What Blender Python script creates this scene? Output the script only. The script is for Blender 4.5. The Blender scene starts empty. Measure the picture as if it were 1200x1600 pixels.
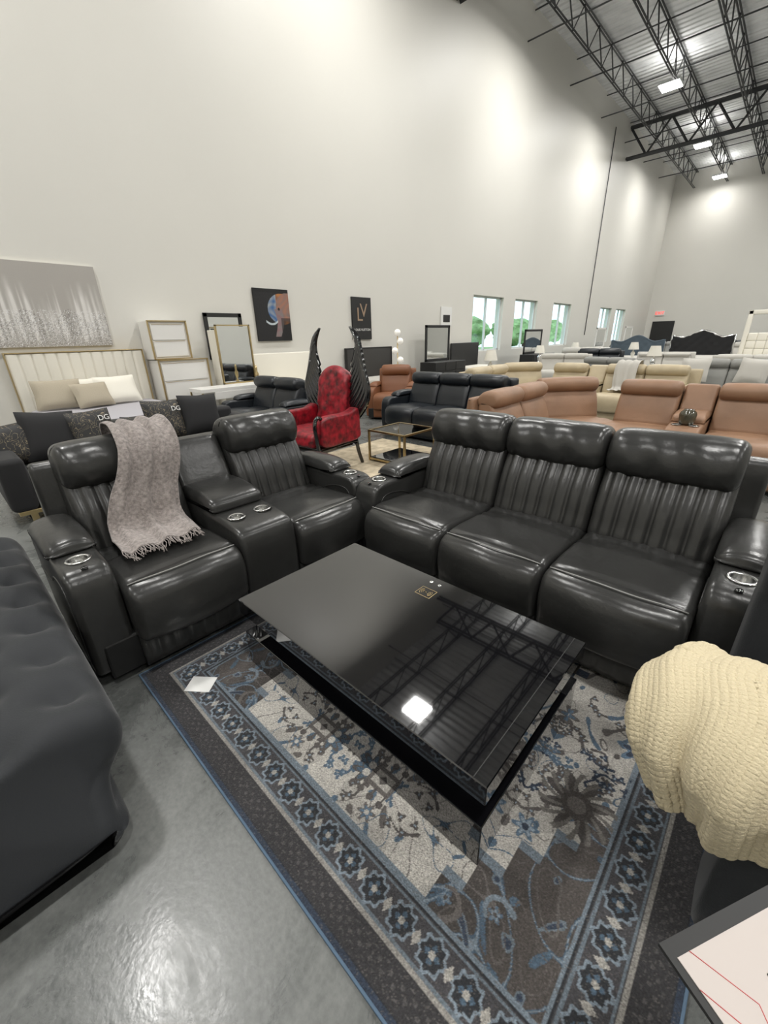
import bpy, bmesh, math, random
import numpy as np
from mathutils import Vector, Matrix, noise
random.seed(3)
SC=bpy.context.scene
C=SC.collection
def lin(r,g,b):
    f=lambda c:(c/255/12.92) if c/255<=.04045 else ((c/255+.055)/1.055)**2.4
    return (f(r),f(g),f(b),1)
# ---------------------------------------------------------------- materials
def M(name,col,rough=.5,metal=0,bump=0,bscale=60,var=0,vscale=4,coat=0,sheen=0,emit=0,attr=None,spec=.5,detail=4):
    m=bpy.data.materials.new(name); m.use_nodes=True
    nt=m.node_tree; N=nt.nodes; L=nt.links; b=N['Principled BSDF']
    b.inputs['Base Color'].default_value=col
    b.inputs['Roughness'].default_value=rough; b.inputs['Metallic'].default_value=metal
    b.inputs['Specular IOR Level'].default_value=spec
    if coat: b.inputs['Coat Weight'].default_value=coat; b.inputs['Coat Roughness'].default_value=.03
    if sheen: b.inputs['Sheen Weight'].default_value=sheen; b.inputs['Sheen Roughness'].default_value=.4
    if emit: b.inputs['Emission Color'].default_value=col; b.inputs['Emission Strength'].default_value=emit
    tc=N.new('ShaderNodeTexCoord')
    src=None
    if attr:
        a=N.new('ShaderNodeVertexColor'); a.layer_name=attr; src=a.outputs[0]
    if var:
        n=N.new('ShaderNodeTexNoise'); n.inputs['Scale'].default_value=vscale; n.inputs['Detail'].default_value=6
        L.new(tc.outputs['Object'],n.inputs['Vector'])
        mr=N.new('ShaderNodeMapRange'); mr.inputs[1].default_value=.3; mr.inputs[2].default_value=.7
        mr.inputs[3].default_value=1-var; mr.inputs[4].default_value=1+var
        L.new(n.outputs['Fac'],mr.inputs[0])
        mx=N.new('ShaderNodeMix'); mx.data_type='RGBA'; mx.blend_type='MULTIPLY'; mx.inputs[0].default_value=1
        if src: L.new(src,mx.inputs[6])
        else: mx.inputs[6].default_value=col
        L.new(mr.outputs[0],mx.inputs[7]); src=mx.outputs[2]
    if src: L.new(src,b.inputs['Base Color'])
    if bump:
        n=N.new('ShaderNodeTexNoise'); n.inputs['Scale'].default_value=bscale; n.inputs['Detail'].default_value=detail
        L.new(tc.outputs['Object'],n.inputs['Vector'])
        bp=N.new('ShaderNodeBump'); bp.inputs['Strength'].default_value=bump; bp.inputs['Distance'].default_value=.01
        L.new(n.outputs['Fac'],bp.inputs['Height']); L.new(bp.outputs[0],b.inputs['Normal'])
    return m
m_lea=M('leather_charcoal',(.024,.024,.023,1),.28,bump=.12,bscale=35,var=.15,vscale=6)
m_stitch=M('stitch_thread',(.25,.25,.24,1),.7)
m_tan=M('leather_tan',lin(138,106,82),.5,bump=.12,bscale=25,var=.12)
m_rust=M('leather_rust',lin(118,74,46),.5,bump=.1)
m_beige=M('leather_beige',lin(176,162,134),.5,bump=.12,bscale=25,var=.08)
m_blk=M('leather_black',(.010,.013,.017,1),.36,bump=.1,bscale=30)
m_gry=M('fabric_grey',lin(140,140,136),.85,bump=.2,bscale=90)
m_lgry=M('fabric_light_grey',lin(184,181,174),.85,bump=.2,bscale=90)
m_blue=M('fabric_slate_blue',lin(70,82,92),.8,bump=.1)
m_chr=M('chrome',(.75,.75,.74,1),.18,1)
m_blackgloss=M('black_gloss',(.004,.004,.005,1),.03,coat=1,bump=0)
m_blackmat=M('black_matte',(.01,.01,.01,1),.5)
m_gold=M('brushed_gold',(.60,.47,.25,1),.3,1)
m_white=M('white_lacquer',(.72,.71,.68,1),.3)
m_cream=M('cream_upholstery',lin(222,218,206),.7,bump=.1)
m_bed=M('bedding_grey',lin(165,163,168),.8,bump=.2,bscale=12)
m_pil=M('pillow_beige',lin(165,156,138),.85,bump=.3,bscale=80)
m_vel=M('black_velvet',(.008,.008,.009,1),.8,sheen=.1)
m_red=M('red_crushed_velvet',(.20,.003,.010,1),.42,var=.8,vscale=16,bump=.5,bscale=18,sheen=.10)
m_char=M('charcoal_velvet',(.014,.016,.019,1),.75,bump=.15,bscale=200,sheen=.12)
m_knit=M('cream_knit',lin(202,189,158),.9,bump=.5,bscale=260,sheen=.1)
m_throw=M('grey_chenille',lin(146,138,134),.95,bump=.8,bscale=140,var=.35,vscale=60,sheen=.15)
m_steel=M('joist_steel',(.035,.037,.04,1),.5)
m_paper=M('white_paper',(.7,.7,.68,1),.6)
m_card=M('card_stock',lin(180,171,166),.5)
m_redink=M('red_ink',(.5,.05,.05,1),.6)
m_ink=M('black_ink',(.01,.01,.01,1),.6)
m_whiteink=M('white_ink',(.75,.75,.73,1),.6)
m_tanink=M('bronze_ink',(.30,.21,.14,1),.6)
m_olive=M('olive_glass',(.06,.055,.035,1),.15,coat=.5)
m_mirror=M('mirror_glass',(.8,.82,.82,1),.03,1)
m_leaf=M('foliage',(.20,.34,.14,1),.8,var=.4,vscale=1.5)
m_bark=M('bark',(.08,.05,.03,1),.9)
m_grass=M('grass',(.22,.36,.14,1),.9,var=.3)
m_frame=M('window_frame_white',(.6,.62,.62,1),.4)
m_exit=M('exit_red',(.9,.03,.02,1),.5,emit=1.5)
m_lampglass=M('opal_glass',(.9,.88,.82,1),.2,emit=.2)
m_bluecord=M('rug_binding_blue',lin(78,98,118),.9)
def emis(name,col,s):
    m=bpy.data.materials.new(name); m.use_nodes=True; N=m.node_tree.nodes; N.clear()
    e=N.new('ShaderNodeEmission'); e.inputs[0].default_value=col; e.inputs[1].default_value=s
    o=N.new('ShaderNodeOutputMaterial'); m.node_tree.links.new(e.outputs[0],o.inputs[0]); return m
m_led=emis('led_panel',(1,.98,.95,1),30)
def glassmat(name,tint,mixf):
    m=bpy.data.materials.new(name); m.use_nodes=True; N=m.node_tree.nodes; L=m.node_tree.links; N.clear()
    t=N.new('ShaderNodeBsdfTransparent'); t.inputs[0].default_value=tint
    g=N.new('ShaderNodeBsdfGlossy'); g.inputs['Roughness'].default_value=.03
    mx=N.new('ShaderNodeMixShader'); mx.inputs[0].default_value=mixf
    o=N.new('ShaderNodeOutputMaterial'); L.new(t.outputs[0],mx.inputs[1]); L.new(g.outputs[0],mx.inputs[2]); L.new(mx.outputs[0],o.inputs[0]); return m
m_glass=glassmat('window_glass',(.93,.97,.97,1),.06)
m_smoke=glassmat('smoked_glass',(.35,.36,.36,1),.25)
def concrete():
    m=M('polished_concrete',(.13,.135,.13,1),.3)
    nt=m.node_tree;N=nt.nodes;L=nt.links;b=N['Principled BSDF']
    tc=N.new('ShaderNodeTexCoord')
    n1=N.new('ShaderNodeTexNoise'); n1.inputs['Scale'].default_value=2.0; n1.inputs['Detail'].default_value=12; n1.inputs['Roughness'].default_value=.75; n1.inputs['Distortion'].default_value=.5
    n2=N.new('ShaderNodeTexNoise'); n2.inputs['Scale'].default_value=60; n2.inputs['Detail'].default_value=8
    L.new(tc.outputs['Object'],n1.inputs['Vector']); L.new(tc.outputs['Object'],n2.inputs['Vector'])
    mx=N.new('ShaderNodeMix'); mx.inputs[0].default_value=.25; L.new(n1.outputs['Fac'],mx.inputs[2]); L.new(n2.outputs['Fac'],mx.inputs[3])
    cr=N.new('ShaderNodeValToRGB'); cr.color_ramp.elements[0].position=.36; cr.color_ramp.elements[0].color=(.058,.063,.061,1)
    cr.color_ramp.elements[1].position=.64; cr.color_ramp.elements[1].color=(.165,.17,.163,1)
    L.new(mx.outputs[0],cr.inputs[0]); L.new(cr.outputs[0],b.inputs['Base Color'])
    r=N.new('ShaderNodeMapRange'); r.inputs[1].default_value=.35;r.inputs[2].default_value=.65; r.inputs[3].default_value=.16; r.inputs[4].default_value=.42; L.new(n1.outputs['Fac'],r.inputs[0]); L.new(r.outputs[0],b.inputs['Roughness'])
    bp=N.new('ShaderNodeBump'); bp.inputs['Strength'].default_value=.05; bp.inputs['Distance'].default_value=.01; L.new(n2.outputs['Fac'],bp.inputs['Height']); L.new(bp.outputs[0],b.inputs['Normal'])
    return m
m_conc=concrete()
m_wall=M('painted_wall',lin(208,206,199),.5,bump=.08,bscale=90,var=.02,vscale=.4)
def deck():
    m=M('metal_roof_deck',(.88,.89,.90,1),.5,.0,var=.14,vscale=1.3)
    nt=m.node_tree;N=nt.nodes;L=nt.links;b=N['Principled BSDF']
    tc=N.new('ShaderNodeTexCoord')
    w=N.new('ShaderNodeTexWave'); w.bands_direction='Y'; w.inputs['Scale'].default_value=1.2; w.inputs['Distortion'].default_value=1.5; w.inputs['Detail'].default_value=3
    n=N.new('ShaderNodeTexNoise'); n.inputs['Scale'].default_value=3; n.inputs['Detail'].default_value=8
    L.new(tc.outputs['Object'],w.inputs['Vector']);L.new(tc.outputs['Object'],n.inputs['Vector'])
    a=N.new('ShaderNodeMath');a.operation='ADD';L.new(w.outputs['Fac'],a.inputs[0]);L.new(n.outputs['Fac'],a.inputs[1])
    bp=N.new('ShaderNodeBump');bp.inputs['Strength'].default_value=.8;bp.inputs['Distance'].default_value=.12
    L.new(a.outputs[0],bp.inputs['Height']);L.new(bp.outputs[0],b.inputs['Normal']); return m
m_deck=deck()
# ---------------------------------------------------------------- helpers
def reg(o,parent=None):
    C.objects.link(o)
    if parent is not None: o.parent=parent
    return o
def top(name,label,cat,loc=(0,0,0),rz=0,group=None):
    e=bpy.data.objects.new(name,None); e.empty_display_size=.1; e.location=loc; e.rotation_euler=(0,0,rz); C.objects.link(e)
    e['label']=label; e['category']=cat
    if group: e['group']=group
    return e
def tag(o,label,cat,group=None):
    o['label']=label;o['category']=cat
    if group:o['group']=group
    return o
def mesh(name,v,f,mat,parent=None,smooth=True,xf=None):
    me=bpy.data.meshes.new(name)
    if xf is not None: v=[xf@Vector(p) for p in v]
    me.from_pydata([tuple(p) for p in v],[],f); me.update()
    if smooth:
        me.polygons.foreach_set('use_smooth',[True]*len(me.polygons))
    me.materials.append(mat)
    return reg(bpy.data.objects.new(name,me),parent)
def boxes(name,lst,mat,parent=None,bev=0,seg=2,xf=None,smooth=None):
    bm=bmesh.new()
    for (x0,x1,y0,y1,z0,z1) in lst:
        b2=bmesh.new(); bmesh.ops.create_cube(b2,size=1)
        for v in b2.verts: v.co=Vector(((x0+x1)/2+v.co.x*(x1-x0),(y0+y1)/2+v.co.y*(y1-y0),(z0+z1)/2+v.co.z*(z1-z0)))
        if bev:
            bb=min(bev,.49*min(x1-x0,y1-y0,z1-z0))
            bmesh.ops.bevel(b2,geom=b2.edges[:],offset=bb,segments=seg,profile=.5,affect='EDGES')
        t=bpy.data.meshes.new('t'); b2.to_mesh(t); b2.free(); bm.from_mesh(t); bpy.data.meshes.remove(t)
    if xf is not None: bm.transform(xf)
    me=bpy.data.meshes.new(name); bm.to_mesh(me); bm.free(); me.materials.append(mat)
    if bev and (seg>2 or smooth): me.polygons.foreach_set('use_smooth',[True]*len(me.polygons))
    return reg(bpy.data.objects.new(name,me),parent)
def box(name,x0,x1,y0,y1,z0,z1,mat,parent=None,bev=0,seg=2,xf=None): return boxes(name,[(x0,x1,y0,y1,z0,z1)],mat,parent,bev,seg,xf)
def sep(name,lst,mat,parent=None,bev=0,seg=2):
    for b in lst: boxes(name,[b],mat,parent,bev,seg)
def lathe(name,prof,loc,mat,parent=None,seg=28,xf=None):
    v=[];f=[];n=len(prof)
    for i in range(seg):
        a=2*math.pi*i/seg
        for r,z in prof: v.append(Vector((loc[0]+r*math.cos(a),loc[1]+r*math.sin(a),loc[2]+z)))
    for i in range(seg):
        for k in range(n-1):
            a=i*n+k;b=((i+1)%seg)*n+k; f.append((a,b,b+1,a+1))
    return mesh(name,v,f,mat,parent,True,xf)
def tubegeo(pts,r,seg=6):
    pts=[Vector(p) for p in pts]; v=[];f=[]
    for i,p in enumerate(pts):
        d=(pts[min(i+1,len(pts)-1)]-pts[max(i-1,0)]).normalized()
        up=Vector((0,0,1)) if abs(d.z)<.9 else Vector((1,0,0))
        s=d.cross(up).normalized(); t=s.cross(d)
        rr=r[i] if isinstance(r,(list,tuple)) else r
        for k in range(seg):
            a=2*math.pi*k/seg; v.append(p+s*math.cos(a)*rr+t*math.sin(a)*rr)
    for i in range(len(pts)-1):
        for k in range(seg):
            f.append((i*seg+k,i*seg+(k+1)%seg,(i+1)*seg+(k+1)%seg,(i+1)*seg+k))
    f.append(tuple(range(seg))[::-1]); f.append(tuple((len(pts)-1)*seg+k for k in range(seg)))
    return v,f
def tubes(name,lst,mat,parent=None,seg=6,xf=None,smooth=True):
    V=[];F=[]
    for pts,r in lst:
        v,f=tubegeo(pts,r,seg); o=len(V); V+=v; F+=[tuple(i+o for i in q) for q in f]
    return mesh(name,V,F,mat,parent,smooth,xf)
def cr(p0,p1,p2,p3,t):
    return .5*((2*p1)+(-p0+p2)*t+(2*p0-5*p1+4*p2-p3)*t*t+(-p0+3*p1-3*p2+p3)*t**3)
def sclosed(pts,n):
    P=[Vector(p) for p in pts];m=len(P);o=[]
    for i in range(m):
        for k in range(n): o.append(cr(P[i-1],P[i],P[(i+1)%m],P[(i+2)%m],k/n))
    return o
def sopen(pts,n):
    P=[Vector(p) for p in pts];m=len(P);o=[]
    for i in range(m-1):
        for k in range(n): o.append(cr(P[max(i-1,0)],P[i],P[i+1],P[min(i+2,m-1)],k/n))
    o.append(P[-1]); return o
def loft(name,prof,hw,r,mat,parent=None,cx=0,xn=12,rs=5,n=4,deform=None,xf=None):
    P=sclosed(prof,n); m=len(P)
    A=sum(P[i].x*P[(i+1)%m].y-P[(i+1)%m].x*P[i].y for i in range(m))
    sg=1 if A>0 else -1
    NR=[]
    for i in range(m):
        d=P[(i+1)%m]-P[i-1]; NR.append(Vector((d.y,-d.x)).normalized()*sg)
    st=[]
    for k in range(rs+1):
        a=math.pi/2*k/rs; st.append((-(hw-r)-r*math.cos(a),r*(1-math.sin(a))))
    for k in range(1,xn): st.append((-(hw-r)+2*(hw-r)*k/xn,0))
    st+= [(-x,i) for x,i in st[:rs+1]][::-1]
    V=[]
    for x,ins in st:
        for i in range(m):
            q=P[i]-NR[i]*ins; p=(x,q.x,q.y)
            if deform: p=deform(*p)
            V.append(Vector((p[0]+cx,p[1],p[2])))
    F=[]
    for s in range(len(st)-1):
        for i in range(m):
            q=(s*m+i,s*m+(i+1)%m,(s+1)*m+(i+1)%m,(s+1)*m+i)
            F.append(q if sg<0 else q[::-1])
    c0=tuple(range(m)); c1=tuple((len(st)-1)*m+i for i in range(m))
    F.append(c0[::-1] if sg<0 else c0); F.append(c1 if sg<0 else c1[::-1])
    return mesh(name,V,F,mat,parent,True,xf)
def cutcyl(o,x,y,z,r,d,xf=None):
    bm=bmesh.new(); bmesh.ops.create_cone(bm,cap_ends=True,segments=28,radius1=r,radius2=r,depth=d*2)
    bmesh.ops.translate(bm,verts=bm.verts,vec=(x,y,z))
    if xf is not None: bm.transform(xf)
    me=bpy.data.meshes.new('c'); bm.to_mesh(me); bm.free()
    c=bpy.data.objects.new('c',me); C.objects.link(c)
    p=o.parent; o.parent=None
    md=o.modifiers.new('b','BOOLEAN'); md.operation='DIFFERENCE'; md.object=c; md.solver='EXACT'
    bpy.context.view_layer.update(); dg=bpy.context.evaluated_depsgraph_get()
    nm=bpy.data.meshes.new_from_object(o.evaluated_get(dg)); o.modifiers.clear(); o.data=nm; o.parent=p
    bpy.data.objects.remove(c)
def painted(name,nx,ny,posf,colf,mat,parent=None):
    U,V=np.meshgrid((np.arange(nx)+0.0)/(nx-1),(np.arange(ny)+0.0)/(ny-1))
    P=posf(U,V); col=colf(U,V)
    me=bpy.data.meshes.new(name)
    nv=nx*ny; me.vertices.add(nv); me.vertices.foreach_set('co',P.reshape(-1))
    i=np.arange(nv).reshape(ny,nx); q=np.stack([i[:-1,:-1],i[:-1,1:],i[1:,1:],i[1:,:-1]],-1).reshape(-1)
    nf=(nx-1)*(ny-1); me.loops.add(nf*4); me.loops.foreach_set('vertex_index',q.astype(np.int32))
    me.polygons.add(nf); me.polygons.foreach_set('loop_start',np.arange(nf,dtype=np.int32)*4)
    me.update(calc_edges=True); me.validate()
    ca=me.color_attributes.new('Col','FLOAT_COLOR','POINT')
    rgba=np.ones((nv,4)); rgba[:,:3]=col.reshape(-1,3); ca.data.foreach_set('color',rgba.reshape(-1).astype(np.float32))
    me.materials.append(mat)
    return reg(bpy.data.objects.new(name,me),parent)
def text(name,body,size,mw,mat,parent,extr=.001,align='CENTER'):
    cu=bpy.data.curves.new(name,'FONT'); cu.body=body; cu.size=size; cu.extrude=extr; cu.align_x=align; cu.align_y='CENTER'
    t=bpy.data.objects.new('t',cu); C.objects.link(t); bpy.context.view_layer.update()
    dg=bpy.context.evaluated_depsgraph_get(); me=bpy.data.meshes.new_from_object(t.evaluated_get(dg)); bpy.data.objects.remove(t)
    me.transform(mw); me.materials.clear(); me.materials.append(mat); me.name=name
    return reg(bpy.data.objects.new(name,me),parent)
def pillow(name,w,h,t,mat,label,cat,loc,rot,group=None,n=14):
    V=[];F=[]
    for s in (1,-1):
        for j in range(n+1):
            for i in range(n+1):
                u=-1+2*i/n; v=-1+2*j/n
                th=t/2*((1-u**4)*(1-v**4))**.6
                k=1-.06*(1-abs(u*v))*1.0*max(abs(u),abs(v))
                V.append((u*w/2*k,s*th,v*h/2*k))
    m=(n+1)**2
    for s in range(2):
        for j in range(n):
            for i in range(n):
                q=(s*m+j*(n+1)+i,s*m+j*(n+1)+i+1,s*m+(j+1)*(n+1)+i+1,s*m+(j+1)*(n+1)+i)
                F.append(q if s else q[::-1])
    o=mesh(name,V,F,mat); o.location=loc; o.rotation_euler=rot
    tag(o,label,cat,group); return o
# ---------------------------------------------------------------- recliner family
def seat_unit(par,cx,w,mat,xf=None,hi=True,style='channel',zt=1.0):
    hw=w/2-.003; xn=16 if hi else 4; n=5 if hi else 3
    prof=[(.26,.28),(.27,.45),(.1,.475),(-.12,.487),(-.3,.493),(-.41,.488),(-.475,.455),(-.503,.38),(-.497,.27),(-.46,.20),(-.2,.19),(.1,.2)]
    def ds(x,y,z):
        b=1-(x/hw)**2
        if y<-.2: y-= .045*b*min(1,(-.2-y)/.25)
        if z>.4:
            z+=.016*b - .02*math.exp(-((y-.02)/.018)**2)- .012*math.exp(-((y+.06)/.015)**2)
            if y<0: z-=.008*math.exp(-((y+.405)/.012)**2)
            z+=.0025*math.sin(x*19+y*7)*math.sin(y*23+x*5+cx*9)
        return x,y,z
    loft('seat_cushion',prof,hw,.035,mat,par,cx,xn if not hi else 24,5 if hi else 3,n if not hi else 7,ds,xf)
    if hi:
        pts=[]
        for k in range(25):
            x=-hw+.02+(2*hw-.04)*k/24; p=ds(x,-.42,.489); pts.append((p[0]+cx,p[1]-.002,p[2]+.003-.006*abs(x/hw)**6))
        tubes('seam',[(pts,.0034)],m_stitch,par,5,xf)
    line=lambda z:.235+(z-.45)*.38
    bp=[(.11,.44),(.125,.56),(.165,.68),(.225,.79),(.28,.86),(.4,.86),(.42,.7),(.36,.5),(.3,.4)]
    def db(x,y,z):
        if y<line(z):
            xr=(x/(hw-.05))
            if abs(xr)<1:
                if style=='channel':
                    fr=((xr+1)*3)%1; d=.022*(1-abs(2*fr-1)**4)
                elif style=='quilt':
                    d=.014*abs(math.sin((xr*3+z*12)*math.pi/1)*math.sin((xr*3-z*12)*math.pi/1))
                else: d=.02*(1-xr*xr)
                y-=d*min(1,(1-abs(xr))*12)
        return x,y,z
    loft('backrest',bp,hw,.04,mat,par,cx,60 if hi and style!='plain' else (24 if style=='quilt' else 6),5 if hi else 3,n,db,xf)
    z0=zt-1.0
    hp=[(.27,.785),(.2,.80),(.165,.86),(.175,.935),(.225,.99),(.30,1.0),(.38,.985),(.43,.93),(.44,.85),(.41,.79),(.34,.78)]
    hp=[(y+.6*z0*((z-.78)/.22),z+z0*((z-.78)/.22)) for y,z in hp]
    def dh(x,y,z):
        b=1-(x/hw)**4
        if y<.3: y+=.02*(1-b)
        if z>.9: z-= .012*(1-b)
        y+=.004*math.sin(x*37+z*20)
        if hi and y<.3: y+=.0025*math.sin(x*90+math.sin(z*50+cx*7)*2)*max(0,1-(z-.79)/.09)
        return x,y,z
    loft('headrest',hp,hw,.045,mat,par,cx,xn if not hi else 40,6 if hi else 3,n,dh,xf)
    def dp(x,y,z):
        if hi and y<-.445:
            fr=((x/hw+1)*4)%1; y-=.012*(1-abs(2*fr-1)**4)
        return x,y,z
    loft('footrest_panel',[(-.43,.06),(-.455,.065),(-.46,.15),(-.455,.235),(-.43,.24)],hw,.008,mat,par,cx,48 if hi else 2,2,2,dp,xf)
def cup(par,x,y,z,xf=None):
    lathe('cup_holder',[(.037,.003),(.046,.0065),(.052,.0045),(.052,.0),(.047,-.002)],(x,y,z),m_chr,par,32,xf)
    lathe('cup_well',[(.0385,.004),(.0375,-.02),(.036,-.055),(.02,-.062),(.0,-.062)],(x,y,z),m_chr,par,32,xf)
def arm_unit(par,cx,w,mat,xf=None,hi=True,cups=True,outer=1):
    hw=w/2
    prof=[(-.33,.05),(-.385,.12),(-.40,.3),(-.395,.46),(-.375,.55),(-.32,.595),(-.2,.602),(0,.6),(.3,.6),(.42,.58),(.45,.4),(.45,.06),(.1,.04)]
    a=loft('armrest',prof,hw,.028,mat,par,cx,6,4,4 if hi else 3,None,xf)
    pp=[(-.13,.60),(-.15,.63),(-.12,.665),(0,.685),(.15,.685),(.28,.675),(.33,.64),(.32,.60),(.1,.59)]
    def dp(x,y,z):
        if z>.62: z-=.02*(x/hw)**2
        return x,y,z
    loft('arm_pad',pp,hw+.008,.04,mat,par,cx,6,5 if hi else 3,4 if hi else 3,dp,xf)
    if hi:
        for s in (1,-1):
            pts=[(cx+s*(hw+.001),y,z) for y,z in sopen([(-.3,.10),(-.34,.3),(-.33,.45),(-.27,.52),(-.1,.5),(.05,.42),(.2,.38),(.4,.37)],6)]
            tubes('piping',[([Vector(p) for p in pts],.004)],mat,par,6,xf)
    if cups:
        cutcyl(a,cx,-.235,.602,.040,.068,xf); cup(par,cx,-.235,.602,xf)
        if hi: lathe('control_button',[(.0,.004),(.012,.004),(.014,.0)],(cx+.05*0,-.33,.597),m_blackgloss,par,16,xf)
def console_unit(par,cx,w,mat,xf=None,hi=True):
    hw=w/2-.003
    prof=[(.3,.06),(-.2,.05),(-.44,.08),(-.475,.2),(-.475,.4),(-.46,.5),(-.42,.545),(-.3,.565),(-.1,.575),(.3,.575)]
    a=loft('console',prof,hw,.03,mat,par,cx,8,4,4,None,xf)
    pp=[(-.13,.57),(-.16,.6),(-.13,.645),(0,.67),(.12,.675),(.25,.665),(.3,.62),(.3,.57),(.1,.56)]
    loft('console_pad',pp,hw,.04,mat,par,cx,8,5,4,None,xf)
    bp=[(.2,.6),(.26,.75),(.33,.9),(.36,.925),(.43,.91),(.42,.7),(.38,.5),(.25,.5)]
    loft('console_back',bp,hw,.03,mat,par,cx,6,4,3,None,xf)
    for s in (-1,1):
        cutcyl(a,cx+s*hw*.48,-.27,.569,.040,.068,xf); cup(par,cx+s*hw*.48,-.27,.5695,xf)
def recliner(name,label,cat,loc,rz,layout,mat,w=.58,aw=.19,cw=.34,hi=True,style='channel',cups=True,group=None,zt=1.0):
    e=top(name,label,cat,loc,rz,group)
    W={'s':w,'a':aw,'c':cw}; tot=sum(W[k] for k in layout); x=-tot/2
    for k in layout:
        cx=x+W[k]/2
        if k=='s': seat_unit(e,cx,w,mat,None,hi,style,zt)
        elif k=='a': arm_unit(e,cx,aw,mat,None,hi,cups)
        else: console_unit(e,cx,cw,mat,None,hi)
        x+=W[k]
    na=layout.count('a'); hwb=(tot-na*aw)/2+ (.09 if na else 0)
    shell=[(.40,.10),(.37,.4),(.40,.65),(.43,.88),(.465,.915),(.50,.88),(.515,.6),(.50,.3),(.48,.08)]
    loft('back_shell',shell,hwb,.025,mat,e,0,6,3,3,None)
    box('base',-tot/2+.05,tot/2-.05,-.40,.44,.03,.22,m_blackmat,e,.01)
    sep('foot',[(sx*(tot/2-.12)-.03,sx*(tot/2-.12)+.03,sy-.03,sy+.03,0,.045) for sx in (-1,1) for sy in (-.3,.36)],m_blackmat,e)
    return e
SOFA=recliner('recliner_sofa','charcoal leather three-seat reclining sofa with channel-stitched backs','sofa',(-.890,2.150,0.0115),0,'asssa',m_lea,zt=1.025)
LOVE=recliner('reclining_loveseat','charcoal leather reclining loveseat with center cup holder console','loveseat',(-2.362,1.062,0.0115),math.pi/2,'ascsa',m_lea,w=.565,aw=.185,cw=.35,zt=1.03)
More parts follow.
